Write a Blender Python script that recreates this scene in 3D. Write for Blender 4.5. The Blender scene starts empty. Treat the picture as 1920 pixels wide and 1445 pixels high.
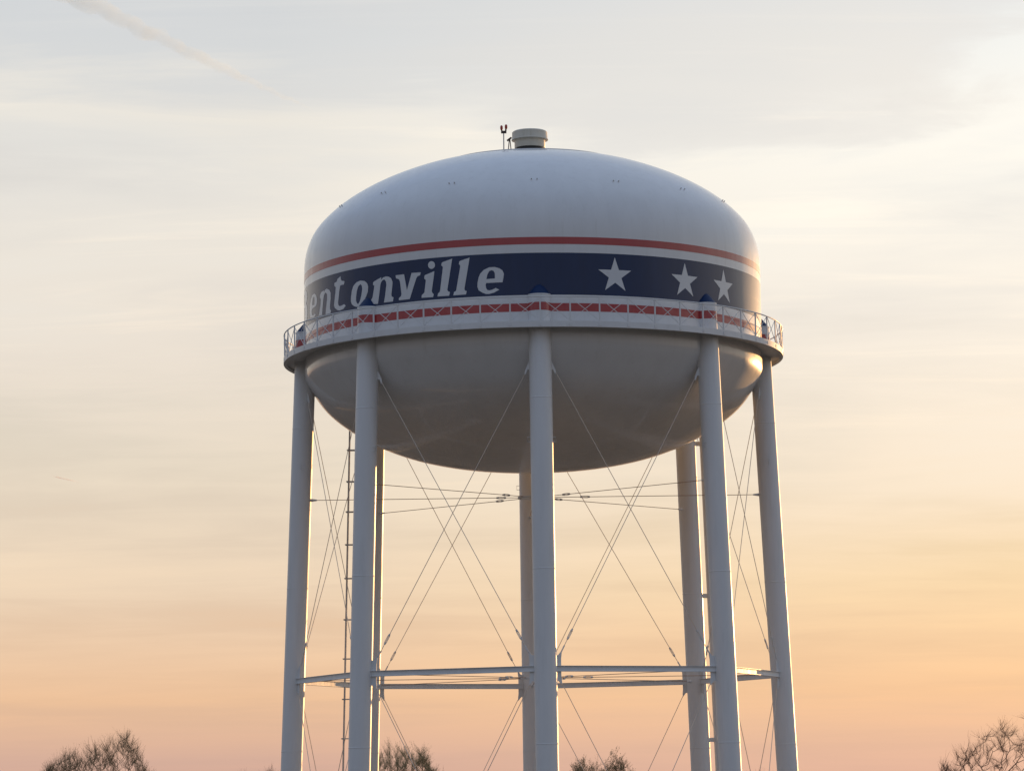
import bpy, bmesh, math, random
from mathutils import Vector, Matrix, geometry, kdtree

random.seed(7)
scene = bpy.context.scene
COL = scene.collection
PI = math.pi

# ------------------------------------------------------------------ helpers
def link(name, me, mat=None, parent=None):
    o = bpy.data.objects.new(name, me)
    COL.objects.link(o)
    if me is not None and mat is not None:
        me.materials.append(mat)
    if parent is not None:
        o.parent = parent
    return o


def obj(name, bm, mat, parent=None, smooth=None):
    """link a bmesh as ONE mesh object; smooth = angle in degrees, None = flat"""
    bmesh.ops.recalc_face_normals(bm, faces=bm.faces)
    if smooth is not None:
        lim = math.radians(smooth)
        for f in bm.faces:
            f.smooth = True
        for e in bm.edges:
            if len(e.link_faces) == 2 and e.calc_face_angle(0.0) > lim:
                e.smooth = False
    me = bpy.data.meshes.new(name)
    bm.to_mesh(me)
    bm.free()
    return link(name, me, mat, parent)


def tag(o, label=None, cat=None, group=None, kind=None):
    if label: o['label'] = label
    if cat: o['category'] = cat
    if group: o['group'] = group
    if kind: o['kind'] = kind
    return o


def frame_to(d):
    d = Vector(d).normalized()
    a = Vector((0, 0, 1)) if abs(d.z) < 0.95 else Vector((1, 0, 0))
    u = d.cross(a).normalized()
    v = d.cross(u).normalized()
    return d, u, v


def add_tube(bm, p0, p1, r0, r1=None, n=12, cap=True):
    r1 = r0 if r1 is None else r1
    p0, p1 = Vector(p0), Vector(p1)
    d, u, v = frame_to(p1 - p0)
    a, b = [], []
    for k in range(n):
        t = 2 * PI * k / n
        w = math.cos(t) * u + math.sin(t) * v
        a.append(bm.verts.new(p0 + w * r0))
        b.append(bm.verts.new(p1 + w * r1))
    for k in range(n):
        j = (k + 1) % n
        bm.faces.new((a[k], a[j], b[j], b[k]))
    if cap:
        bm.faces.new(a)
        bm.faces.new(b)


def add_path(bm, pts, r, n=8, closed=False):
    pts = [Vector(p) for p in pts]
    rings = []
    m = len(pts)
    for i, p in enumerate(pts):
        if closed:
            t = pts[(i + 1) % m] - pts[i - 1]
        else:
            t = pts[min(i + 1, m - 1)] - pts[max(i - 1, 0)]
        d, u, v = frame_to(t)
        rings.append([bm.verts.new(p + (math.cos(2 * PI * k / n) * u + math.sin(2 * PI * k / n) * v) * r) for k in range(n)])
    for i in range(m if closed else m - 1):
        a, b = rings[i], rings[(i + 1) % m]
        for k in range(n):
            j = (k + 1) % n
            bm.faces.new((a[k], a[j], b[j], b[k]))
    if not closed:
        bm.faces.new(rings[0]); bm.faces.new(rings[-1])


def add_box(bm, c, ax, ay, az):
    """box with centre c and half-axis vectors"""
    c, ax, ay, az = Vector(c), Vector(ax), Vector(ay), Vector(az)
    vs = [bm.verts.new(c + sx * ax + sy * ay + sz * az) for sx in (-1, 1) for sy in (-1, 1) for sz in (-1, 1)]
    for q in ((0, 1, 3, 2), (4, 6, 7, 5), (0, 4, 5, 1), (2, 3, 7, 6), (0, 2, 6, 4), (1, 5, 7, 3)):
        bm.faces.new([vs[i] for i in q])


def add_plate(bm, pts, nrm, th):
    """flat plate: polygon outline (3-D points) extruded th along nrm, centred"""
    nrm = Vector(nrm).normalized() * (th / 2)
    a = [bm.verts.new(Vector(p) - nrm) for p in pts]
    b = [bm.verts.new(Vector(p) + nrm) for p in pts]
    m = len(a)
    bm.faces.new(a); bm.faces.new(b)
    for k in range(m):
        j = (k + 1) % m
        bm.faces.new((a[k], a[j], b[j], b[k]))


def add_lathe(bm, prof, n=96, closed=False, c=(0, 0)):
    """revolve (r, z) profile about a vertical axis through c; r = 0 makes a pole"""
    rings = []
    for r, z in prof:
        if r < 1e-6:
            rings.append([bm.verts.new((c[0], c[1], z))])
        else:
            rings.append([bm.verts.new((c[0] + r * math.sin(2 * PI * k / n), c[1] - r * math.cos(2 * PI * k / n), z)) for k in range(n)])
    m = len(rings)
    for i in range(m if closed else m - 1):
        a, b = rings[i], rings[(i + 1) % m]
        for k in range(n):
            j = (k + 1) % n
            if len(a) == 1 and len(b) > 1:
                bm.faces.new((a[0], b[j], b[k]))
            elif len(b) == 1 and len(a) > 1:
                bm.faces.new((a[k], a[j], b[0]))
            elif len(a) > 1:
                bm.faces.new((a[k], a[j], b[j], b[k]))


def cubic(x, X, Y):
    n = len(X)
    m = [0.0] * n
    for i in range(1, n - 1):
        m[i] = (Y[i + 1] - Y[i - 1]) / (X[i + 1] - X[i - 1])
    m[-1] = (Y[-1] - Y[-2]) / (X[-1] - X[-2]) * 1.2
    i = 0
    while i < n - 2 and x > X[i + 1]:
        i += 1
    h = X[i + 1] - X[i]
    t = (x - X[i]) / h
    return ((2*t**3 - 3*t*t + 1) * Y[i] + (t**3 - 2*t*t + t) * h * m[i]
            + (3*t*t - 2*t**3) * Y[i + 1] + (t**3 - t*t) * h * m[i + 1])

# ------------------------------------------------------------------ materials
def nodes_of(mat):
    mat.use_nodes = True
    return mat.node_tree.nodes, mat.node_tree.links


def paint(name, col, rough=0.22, var=0.06, dirt=0.0, bump=0.0, spec=0.5, coat=0.0):
    """gloss enamel on steel: slow tone variation, streaky grime, faint plate waviness"""
    m = bpy.data.materials.new(name)
    N, L = nodes_of(m)
    b = N['Principled BSDF']
    b.inputs['Roughness'].default_value = rough
    b.inputs['Specular IOR Level'].default_value = spec
    b.inputs['Coat Weight'].default_value = coat
    b.inputs['Coat Roughness'].default_value = 0.07
    tc = N.new('ShaderNodeTexCoord')
    mp = N.new('ShaderNodeMapping')
    mp.inputs['Scale'].default_value = (0.9, 0.9, 0.16)
    L.new(tc.outputs['Object'], mp.inputs['Vector'])
    n1 = N.new('ShaderNodeTexNoise')
    n1.inputs['Scale'].default_value = 1.3
    n1.inputs['Detail'].default_value = 7
    n1.inputs['Roughness'].default_value = 0.62
    L.new(mp.outputs['Vector'], n1.inputs['Vector'])
    r = N.new('ShaderNodeMapRange')
    r.inputs['From Min'].default_value = 0.3
    r.inputs['From Max'].default_value = 0.7
    r.inputs['To Min'].default_value = 1 - var
    r.inputs['To Max'].default_value = 1 + var * 0.4
    L.new(n1.outputs['Fac'], r.inputs['Value'])
    mul = N.new('ShaderNodeVectorMath')
    mul.operation = 'SCALE'
    mul.inputs[0].default_value = col
    L.new(r.outputs['Result'], mul.inputs['Scale'])
    out = mul.outputs['Vector']
    if dirt > 0:
        n2 = N.new('ShaderNodeTexNoise')
        n2.inputs['Scale'].default_value = 3.4
        n2.inputs['Detail'].default_value = 9
        n2.inputs['Roughness'].default_value = 0.7
        mp2 = N.new('ShaderNodeMapping')
        mp2.inputs['Scale'].default_value = (1.0, 1.0, 0.08)
        L.new(tc.outputs['Object'], mp2.inputs['Vector'])
        L.new(mp2.outputs['Vector'], n2.inputs['Vector'])
        r2 = N.new('ShaderNodeMapRange')
        r2.inputs['From Min'].default_value = 0.54
        r2.inputs['From Max'].default_value = 0.8
        r2.inputs['To Max'].default_value = dirt
        L.new(n2.outputs['Fac'], r2.inputs['Value'])
        mx = N.new('ShaderNodeMix')
        mx.data_type = 'RGBA'
        mx.inputs['B'].default_value = (col[0] * 0.55, col[1] * 0.5, col[2] * 0.42, 1)
        L.new(r2.outputs['Result'], mx.inputs['Factor'])
        L.new(out, mx.inputs['A'])
        out = mx.outputs['Result']
        r3 = N.new('ShaderNodeMapRange')
        r3.inputs['From Min'].default_value = 0.35
        r3.inputs['From Max'].default_value = 0.7
        r3.inputs['To Min'].default_value = rough * 0.8
        r3.inputs['To Max'].default_value = rough * 1.35
        L.new(n2.outputs['Fac'], r3.inputs['Value'])
        L.new(r3.outputs['Result'], b.inputs['Roughness'])
    L.new(out, b.inputs['Base Color'])
    if bump > 0:
        n3 = N.new('ShaderNodeTexNoise')
        n3.inputs['Scale'].default_value = 0.55
        n3.inputs['Detail'].default_value = 3
        L.new(tc.outputs['Object'], n3.inputs['Vector'])
        # plate joints: rows by height, staggered vertical welds by angle
        sp = N.new('ShaderNodeSeparateXYZ')
        L.new(tc.outputs['Object'], sp.inputs['Vector'])
        at = N.new('ShaderNodeMath'); at.operation = 'ARCTAN2'
        L.new(sp.outputs['X'], at.inputs[0]); L.new(sp.outputs['Y'], at.inputs[1])
        cb = N.new('ShaderNodeCombineXYZ')
        L.new(at.outputs[0], cb.inputs['X']); L.new(sp.outputs['Z'], cb.inputs['Y'])
        bk = N.new('ShaderNodeTexBrick')
        bk.inputs['Color1'].default_value = (0, 0, 0, 1)
        bk.inputs['Color2'].default_value = (0, 0, 0, 1)
        bk.inputs['Mortar'].default_value = (1, 1, 1, 1)
        bk.inputs['Scale'].default_value = 1.0
        bk.inputs['Brick Width'].default_value = PI / 6
        bk.inputs['Row Height'].default_value = 2.45
        bk.inputs['Mortar Size'].default_value = 0.012
        bk.inputs['Mortar Smooth'].default_value = 0.6
        L.new(cb.outputs['Vector'], bk.inputs['Vector'])
        hs = N.new('ShaderNodeMath'); hs.operation = 'MULTIPLY_ADD'
        hs.inputs[1].default_value = 0.05
        L.new(bk.outputs['Color'], hs.inputs[0]); L.new(n3.outputs['Fac'], hs.inputs[2])
        bp = N.new('ShaderNodeBump')
        bp.inputs['Strength'].default_value = 1.0
        bp.inputs['Distance'].default_value = bump
        L.new(hs.outputs[0], bp.inputs['Height'])
        L.new(bp.outputs['Normal'], b.inputs['Normal'])
    return m


def rough_mat(name, c1, c2, scale, rough=0.85, bump=0.0):
    m = bpy.data.materials.new(name)
    N, L = nodes_of(m)
    b = N['Principled BSDF']
    b.inputs['Roughness'].default_value = rough
    b.inputs['Specular IOR Level'].default_value = 0.2
    tc = N.new('ShaderNodeTexCoord')
    n1 = N.new('ShaderNodeTexNoise')
    n1.inputs['Scale'].default_value = scale
    n1.inputs['Detail'].default_value = 8
    L.new(tc.outputs['Object'], n1.inputs['Vector'])
    cr = N.new('ShaderNodeValToRGB')
    cr.color_ramp.elements[0].position = 0.35
    cr.color_ramp.elements[0].color = (*c1, 1)
    cr.color_ramp.elements[1].position = 0.68
    cr.color_ramp.elements[1].color = (*c2, 1)
    L.new(n1.outputs['Fac'], cr.inputs['Fac'])
    L.new(cr.outputs['Color'], b.inputs['Base Color'])
    if bump:
        bp = N.new('ShaderNodeBump')
        bp.inputs['Distance'].default_value = bump
        L.new(n1.outputs['Fac'], bp.inputs['Height'])
        L.new(bp.outputs['Normal'], b.inputs['Normal'])
    return m


M_WHITE = paint('white_tank_paint', (0.73, 0.73, 0.72), 0.36, 0.05, 0.20, 0.012, coat=0.7)
M_STEEL = paint('white_steel_paint', (0.74, 0.74, 0.73), 0.42, 0.06, 0.22, 0.0)
M_RED = paint('red_paint', (0.42, 0.035, 0.038), 0.36, 0.10, 0.12, 0.012, coat=0.7)
M_NAVY = paint('navy_paint', (0.0035, 0.023, 0.085), 0.30, 0.15, 0.0, 0.012, spec=0.2, coat=0.55)
M_BLUE = paint('blue_cap_paint', (0.0035, 0.023, 0.092), 0.45, 0.12, spec=0.25)
M_LETTER = paint('white_lettering_paint', (0.64, 0.65, 0.66), 0.36, 0.05, 0.10, 0.012, coat=0.6)
M_ROD = paint('warm_white_rod_paint', (0.78, 0.68, 0.57), 0.5, 0.12, 0.2)  # white brace rods with a warm tint in the base colour
M_TIE = paint('reddish_tan_tie_rod_paint', (0.44, 0.27, 0.19), 0.55, 0.15, 0.3)  # even reddish tan base colour for the radial rods
M_SCREEN = paint('dark_vent_screen', (0.035, 0.033, 0.032), 0.6, 0.2)
M_VENT = paint('galvanised_vent_metal', (0.66, 0.60, 0.48), 0.38, 0.10, 0.25)
M_DARK = paint('dark_bracket_metal', (0.07, 0.04, 0.03), 0.5, 0.2)
M_GALV = paint('weathered_galvanised_steel', (0.55, 0.52, 0.48), 0.5, 0.15, 0.2)
M_LAMP = paint('red_lamp_glass', (0.42, 0.03, 0.015), 0.15, 0.05)
M_CONC = rough_mat('pier_concrete', (0.26, 0.25, 0.23), (0.36, 0.35, 0.33), 3.0, 0.9, 0.01)
M_GRASS = rough_mat('dry_grass_ground', (0.100, 0.080, 0.056), (0.155, 0.124, 0.092), 0.06, 0.95, 0.05)
M_BARK = rough_mat('brown_bark', (0.045, 0.030, 0.022), (0.10, 0.068, 0.05), 6.0, 0.9)
M_BARK2 = rough_mat('reddish_bark', (0.05, 0.028, 0.02), (0.095, 0.055, 0.04), 6.0, 0.9)
M_TWIG = rough_mat('budding_twigs', (0.22, 0.16, 0.095), (0.32, 0.24, 0.14), 2.2, 0.9)
M_TWIG2 = rough_mat('bare_brown_twigs', (0.16, 0.09, 0.06), (0.24, 0.14, 0.09), 2.2, 0.9)
M_BUD = rough_mat('pale_budding_twigs', (0.24, 0.19, 0.11), (0.36, 0.29, 0.16), 2.2, 0.9)
M_BUDLEAF = rough_mat('pale_green_buds', (0.26, 0.23, 0.10), (0.42, 0.36, 0.17), 1.8, 0.8)
M_LEAF = rough_mat('dark_spring_leaves', (0.15, 0.125, 0.05), (0.26, 0.20, 0.09), 1.6, 0.8)

# ------------------------------------------------------------------ ground
bm = bmesh.new()
S = 60000.0
vs = [bm.verts.new((x, y, 0)) for x, y in ((-S, -S), (S, -S), (S, S), (-S, S))]
bm.faces.new(vs)
ground = obj('ground', bm, M_GRASS)
tag(ground, 'dry grass ground under the water tower', 'ground', kind='structure')

# ------------------------------------------------------------------ water tower
tower = bpy.data.objects.new('water_tower', None)
COL.objects.link(tower)
tag(tower, 'large white water tower on eight legs with navy band, white lettering and stars', 'water tower')

R = 10.4
PH = [math.radians(a) for a in (0, 15, 28, 40, 52, 64, 76, 90)]
DOME = [39.05, 38.80, 38.38, 37.75, 36.97, 36.09, 35.12, 33.60]
BOWL = [24.60, 24.70, 25.05, 25.62, 26.41, 27.29, 28.29, 29.10]
prof = []
for k in range(49):
    p = (PI / 2) * k / 48
    prof.append((R * math.sin(p), cubic(p, PH, BOWL)))
for k in range(1, 18):
    prof.append((R, 29.10 + 4.5 * k / 18))
for k in range(49):
    p = (PI / 2) * (1 - k / 48)
    prof.append((R * math.sin(p), cubic(p, PH, DOME)))
prof[0] = (0, prof[0][1]); prof[-1] = (0, prof[-1][1])
bm = bmesh.new()
add_lathe(bm, prof, 224)
tank = obj('tank', bm, M_WHITE, tower, 60)


def dome_z(r):
    return cubic(math.asin(min(1, r / R)), PH, DOME)


def band(name, z0, z1, mat, off=0.006):
    bm = bmesh.new()
    add_lathe(bm, [(R - 0.02, z0), (R + off, z0), (R + off, z1), (R - 0.02, z1)], 224, True)
    return obj(name, bm, mat, tank, 40)


tag(band('red_stripe', 33.164, 33.475, M_RED), 'upper red stripe above the navy band')
tag(band('red_stripe', 30.282, 30.627, M_RED), 'lower red stripe behind the walkway railing')
tag(band('navy_band', 30.986, 32.792, M_NAVY), 'navy band carrying the white lettering and stars')


def cyl_pt(deg, z, r):
    a = math.radians(deg)
    return Vector((r * math.sin(a), -r * math.cos(a), z))


def painted(name, loops, mat, r=R + 0.012):
    """flat paint on the tank wall: groups of loops of (degrees, z), first the outline, then its holes"""
    bm = bmesh.new()
    pts = []
    for grp in loops:
        flat = [[Vector((a, z, 0)) for a, z in lp] for lp in grp]
        tris = geometry.tessellate_polygon(flat)
        gp = [p for lp in flat for p in lp]
        pts += gp
        vs = [bm.verts.new(p) for p in gp]
        for t in tris:
            try:
                bm.faces.new([vs[i] for i in t])
            except ValueError:
                pass
    lo = min(p.x for p in pts); hi = max(p.x for p in pts)
    a = math.floor(lo) + 0.37
    while a < hi:
        bmesh.ops.bisect_plane(bm, geom=bm.verts[:] + bm.edges[:] + bm.faces[:], plane_co=(a, 0, 0), plane_no=(1, 0, 0))
        a += 0.5
    for v in bm.verts:
        v.co = cyl_pt(v.co.x, v.co.y, r)
    for f in bm.faces:
        c = f.calc_center_median()
        if f.normal.dot(Vector((c.x, c.y, 0))) < 0:
            f.normal_flip()
        f.smooth = True
    bm.normal_update()
    for f in bm.faces:
        c = f.calc_center_median()
        if f.normal.dot(Vector((c.x, c.y, 0))) < 0:
            f.normal_flip()
    me = bpy.data.meshes.new(name)
    bm.to_mesh(me); bm.free()
    return link(name, me, mat, tank)

LETTERS = [
 ('B', [[[[-90.2,31.1],[-79.2,31.1],[-77.2,31.22],[-76.0,31.5],[-76.0,31.75],[-76.9,31.96],[-78.2,32.02],[-77.0,32.12],[-76.3,32.32],[-76.6,32.52],[-77.8,32.65],[-79.4,32.69],[-89.2,32.69],[-89.1,32.56],[-87.6,32.54],[-88.2,31.25],[-90.1,31.23]],[[-84.6,32.1],[-84.4,32.54],[-80.6,32.52],[-80.0,32.32],[-80.8,32.12]],[[-84.9,31.24],[-84.7,31.94],[-81.0,31.94],[-79.9,31.72],[-80.0,31.42],[-81.0,31.26]]]]),
 ('e', [[[[-67.26,31.659],[-70.59,31.61],[-71.02,31.521],[-71.03,31.402],[-70.43,31.306],[-69.45,31.29],[-68.33,31.33],[-67.71,31.263],[-68.71,31.2],[-70.24,31.201],[-72.38,31.258],[-72.84,31.371],[-73.05,31.577],[-72.76,31.849],[-71.81,32.063],[-70.51,32.207],[-68.76,32.248],[-67.37,32.14],[-66.66,31.961],[-66.74,31.785]],[[-70.36,31.754],[-68.64,31.737],[-68.44,31.891],[-68.6,32.055],[-69.15,32.119],[-69.93,32.051],[-70.34,31.903]]]]),
 ('n', [[[[-65.7,31.161],[-65.23,31.248],[-64.3,31.58],[-63.99,31.85],[-64.7,31.968],[-64.54,32.063],[-63.53,32.174],[-61.77,32.206],[-62.04,32.095],[-61.38,32.216],[-60.37,32.238],[-59.06,32.144],[-58.38,31.998],[-58.4,31.743],[-58.78,31.397],[-58.67,31.257],[-58.22,31.206],[-58.57,31.087],[-61.23,31.115],[-60.96,31.335],[-60.29,31.792],[-60.27,31.969],[-60.76,32.061],[-61.39,32.078],[-62.05,31.976],[-62.47,31.809],[-63.05,31.389],[-63.22,31.126]]]]),
 ('t', [[[[-53.57,32.612],[-53.48,32.463],[-53.0,32.391],[-51.86,32.353],[-52.16,32.204],[-53.02,32.215],[-53.8,32.196],[-54.22,31.951],[-54.76,31.493],[-54.67,31.373],[-54.27,31.305],[-53.48,31.295],[-52.13,31.341],[-51.48,31.257],[-52.53,31.136],[-54.09,31.104],[-55.3,31.163],[-56.34,31.277],[-56.76,31.386],[-56.53,31.577],[-55.96,31.995],[-55.84,32.169],[-56.47,32.264],[-56.46,32.382],[-55.4,32.413],[-54.98,32.521]]]]),
 ('o', [[[[-45.65,32.223],[-44.23,32.171],[-43.31,32.054],[-42.99,31.901],[-43.11,31.69],[-43.66,31.508],[-44.61,31.276],[-45.89,31.11],[-47.04,31.096],[-48.04,31.148],[-48.98,31.257],[-49.37,31.403],[-49.3,31.597],[-48.93,31.861],[-48.31,32.061],[-47.12,32.189]],[[-45.74,32.07],[-45.19,31.989],[-45.07,31.85],[-45.38,31.584],[-45.96,31.325],[-46.54,31.221],[-47.03,31.252],[-47.38,31.377],[-47.34,31.551],[-47.07,31.779],[-46.56,31.981]]]]),
 ('n', [[[[-43.5,31.195],[-42.08,31.289],[-41.55,31.391],[-41.15,31.677],[-40.91,31.898],[-41.34,31.941],[-41.33,32.042],[-40.9,32.09],[-38.6,32.215],[-38.78,32.097],[-38.15,32.19],[-37.26,32.224],[-36.31,32.191],[-35.61,32.11],[-35.22,31.962],[-35.26,31.794],[-35.58,31.407],[-35.48,31.315],[-34.95,31.264],[-35.12,31.094],[-37.9,31.096],[-37.53,31.354],[-37.08,31.864],[-37.2,32.001],[-37.64,32.092],[-38.16,32.093],[-38.72,31.999],[-38.95,31.902],[-39.35,31.481],[-39.79,31.079],[-41.57,31.102]]]]),
 ('v', [[[[-34.29,32.215],[-31.81,32.213],[-31.05,31.504],[-29.7,32.232],[-27.19,32.219],[-27.37,32.092],[-28.07,32.063],[-28.43,31.975],[-30.28,31.109],[-33.38,31.114],[-33.37,31.208],[-32.77,31.276],[-32.61,31.374],[-33.02,31.921],[-33.32,32.028],[-34.15,32.077]]]]),
 ('i', [[[[-27.09,31.114],[-26.94,31.234],[-26.38,31.304],[-26.24,31.358],[-25.86,31.822],[-25.92,31.879],[-26.26,31.929],[-26.19,32.051],[-25.98,32.081],[-23.59,32.212],[-23.66,32.079],[-24.32,31.352],[-24.12,31.27],[-23.79,31.221],[-24.0,31.095]]],[[[-23.39,32.473],[-23.44,32.422],[-23.57,32.377],[-23.78,32.343],[-24.04,32.323],[-24.32,32.319],[-24.61,32.332],[-24.86,32.36],[-25.06,32.4],[-25.19,32.449],[-25.23,32.501],[-25.19,32.552],[-25.05,32.597],[-24.84,32.631],[-24.58,32.651],[-24.3,32.655],[-24.01,32.642],[-23.76,32.615],[-23.56,32.575],[-23.43,32.526]]]]),
 ('l', [[[[-22.84,31.107],[-22.69,31.239],[-22.29,31.289],[-22.15,31.366],[-21.38,32.337],[-21.48,32.395],[-21.77,32.432],[-21.67,32.531],[-21.4,32.572],[-18.98,32.69],[-19.11,32.575],[-20.31,31.364],[-20.12,31.294],[-19.66,31.255],[-19.87,31.102]]]]),
 ('l', [[[[-18.81,31.104],[-18.63,31.243],[-18.17,31.282],[-18.04,31.358],[-17.01,32.327],[-17.07,32.383],[-17.35,32.431],[-17.25,32.541],[-16.99,32.572],[-14.69,32.684],[-14.83,32.547],[-16.06,31.358],[-15.94,31.279],[-15.5,31.252],[-15.7,31.109]]]]),
 ('e', [[[[-6.91,31.557],[-10.79,31.552],[-10.93,31.464],[-10.81,31.33],[-10.51,31.25],[-10.02,31.23],[-9.4,31.252],[-8.54,31.323],[-7.69,31.244],[-8.92,31.126],[-10.15,31.076],[-10.89,31.086],[-11.75,31.149],[-12.61,31.257],[-12.91,31.415],[-12.84,31.592],[-12.57,31.812],[-12.19,31.964],[-11.31,32.123],[-10.07,32.218],[-8.71,32.225],[-7.62,32.161],[-6.89,32.067],[-6.56,31.921],[-6.67,31.766]],[[-10.72,31.718],[-8.69,31.735],[-8.71,31.958],[-8.97,32.06],[-9.46,32.093],[-10.02,32.057],[-10.46,31.927]]]]),
]


LETTER_LABELS = ['white capital B at the far left edge of the band', 'first white letter e of the name', 'first white letter n of the name',
                 'white letter t of the name', 'white letter o of the name', 'second white letter n of the name', 'white letter v of the name',
                 'white letter i with its round dot', 'first white letter l of the name', 'second white letter l of the name',
                 'last white letter e of the name']
for (ch, loops), lab in zip(LETTERS, LETTER_LABELS):
    tag(painted('letter', loops, M_LETTER), lab)

STAR_R = 0.79
for deg, lab in ((19.9, 'largest white star, nearest the lettering'), (39.35, 'middle white star of the three in view'), (53.6, 'white star nearest the right edge of the tank'),
                 (92.5, None), (112.0, None), (131.5, None), (151.0, None), (170.5, None), (190.0, None)):
    pts = []
    for k in range(10):
        rr = STAR_R * (1.0 if k % 2 == 0 else 0.385)
        a = PI / 2 + k * PI / 5
        pts.append((deg - math.degrees(rr * math.cos(a) / R), 31.852 + rr * math.sin(a)))
    s = painted('star', [[pts]], M_LETTER)
    if lab:
        tag(s, lab)

# small paired rigging lugs round the shoulder of the dome
lug_r = 9.25
lug_z = dome_z(lug_r)
sl = (dome_z(lug_r + 0.1) - dome_z(lug_r - 0.1)) / 0.2
for k in range(16):
    for da in (-0.75, 0.75):
        a = 1.0 + 22.5 * k + da
        c = cyl_pt(a, lug_z, lug_r)
        ra = cyl_pt(a, 0, 1)
        tn = Vector((-ra.y, ra.x, 0)).normalized()
        up = Vector((-ra.x * sl, -ra.y * sl, 1)).normalized()
        dn = tn.cross(up)
        bm = bmesh.new()
        add_box(bm, c + up * 0.03, tn * 0.024, up * 0.042, dn * 0.016)
        obj('rigging_lug', bm, M_STEEL, tank)

# painter's weld seam rings, slightly raised, on the shell
for r, z in ((None, 38.55),):
    ph = 0.0
    while ph < PI / 2 and cubic(ph, PH, DOME) > z:
        ph += 0.002
    rr = R * math.sin(ph)
    bm = bmesh.new()
    add_lathe(bm, [(rr - 0.03, z - 0.02), (rr + 0.02, z - 0.015), (rr + 0.012, z + 0.035), (rr - 0.03, z + 0.03)], 160, True)
    obj('weld_seam', bm, M_WHITE, tank, 50)

# ---------------------------------------------------------------- roof fittings
vent = bpy.data.objects.new('roof_vent', None); COL.objects.link(vent); vent.parent = tower
bm = bmesh.new(); add_lathe(bm, [(0.0, 38.9), (0.62, 38.9), (0.62, 39.50), (0, 39.50)], 48); obj('screen', bm, M_SCREEN, vent, 40)
bm = bmesh.new(); add_lathe(bm, [(0.0, 39.44), (0.70, 39.44), (0.705, 39.46), (0.705, 39.92), (0.0, 39.92)], 48); obj('drum', bm, M_VENT, vent, 40)
bm = bmesh.new()
add_lathe(bm, [(0.0, 39.86), (0.73, 39.86), (0.84, 39.80), (0.85, 39.81), (0.815, 39.90), (0.81, 40.17), (0.74, 40.22), (0.0, 40.26)], 20)
obj('cap', bm, M_VENT, vent, 30)
for c__, h__ in (((0.05, -0.815, 40.03), 0.14), ((-0.28, -0.77, 40.03), 0.14), ((0.03, -0.708, 39.68), 0.20)):
    bm = bmesh.new()
    add_box(bm, c__, (0.012, 0, 0), (0, 0.006, 0), (0, 0, h__))
    obj('seam', bm, M_VENT, vent)

mast = bpy.data.objects.new('obstruction_light', None); COL.objects.link(mast); mast.parent = tower
mx, my = -1.20, -0.30
bm = bmesh.new(); add_tube(bm, (mx, my, 38.85), (mx + 0.005, my, 40.10), 0.030, 0.026, 10); obj('pole', bm, M_GALV, mast, 40)
bm = bmesh.new()
add_box(bm, (mx + 0.01, my, 40.15), (0.125, 0, 0), (0, 0.05, 0), (0, 0, 0.055))
add_box(bm, (mx - 0.08, my, 40.23), (0.035, 0, 0), (0, 0.035, 0), (0, 0, 0.03))
add_box(bm, (mx + 0.105, my, 40.25), (0.035, 0, 0), (0, 0.035, 0), (0, 0, 0.05))
obj('junction_box', bm, M_DARK, mast)
for dx, z in ((-0.09, 40.25), (0.12, 40.29)):
    bm = bmesh.new()
    add_lathe(bm, [(0, z), (0.045, z), (0.062, z + 0.06), (0.062, z + 0.15), (0.045, z + 0.20), (0, z + 0.225)], 16, c=(mx + dx, my))
    obj('lamp', bm, M_LAMP, mast, 60)

brk = bpy.data.objects.new('roof_bracket', None); COL.objects.link(brk); brk.parent = tower
bm = bmesh.new()
add_tube(bm, (-1.03, -0.45, 38.9), (-0.94, -0.45, 39.76), 0.022, n=8)
add_tube(bm, (-0.83, -0.45, 38.9), (-0.91, -0.45, 39.76), 0.022, n=8)
obj('frame', bm, M_DARK, brk, 40)
bm = bmesh.new()
add_tube(bm, (-1.04, -0.45, 39.71), (-0.84, -0.45, 39.86), 0.045, n=10)
obj('bar', bm, M_DARK, brk, 40)

# ---------------------------------------------------------------- walkway
walk = bpy.data.objects.new('walkway', None); COL.objects.link(walk); walk.parent = tower
RW = 11.35
DELTA = 1.635
bm = bmesh.new()
add_lathe(bm, [(R + 0.004, 29.64), (RW - 0.03, 29.60), (RW - 0.03, 29.66), (R + 0.004, 29.70)], 192, True)
obj('floor_plate', bm, M_STEEL, walk, 40)
bm = bmesh.new()
add_lathe(bm, [(RW - 0.03, 29.48), (RW, 29.48), (RW, 29.735), (RW - 0.03, 29.735)], 192, True)
add_lathe(bm, [(RW - 0.16, 29.48), (RW - 0.032, 29.48), (RW - 0.032, 29.495), (RW - 0.16, 29.495)], 192, True)
obj('edge_girder', bm, M_STEEL, walk, 40)
NP = 56
ZB, ZT = 29.72, 30.775
bm = bmesh.new()
add_path(bm, [cyl_pt(DELTA + 360 / 224 * k, ZT, RW - 0.03) for k in range(224)], 0.028, 8, True)
obj('top_rail', bm, M_STEEL, walk, 60)
post_me = None
lat_me = None
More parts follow.
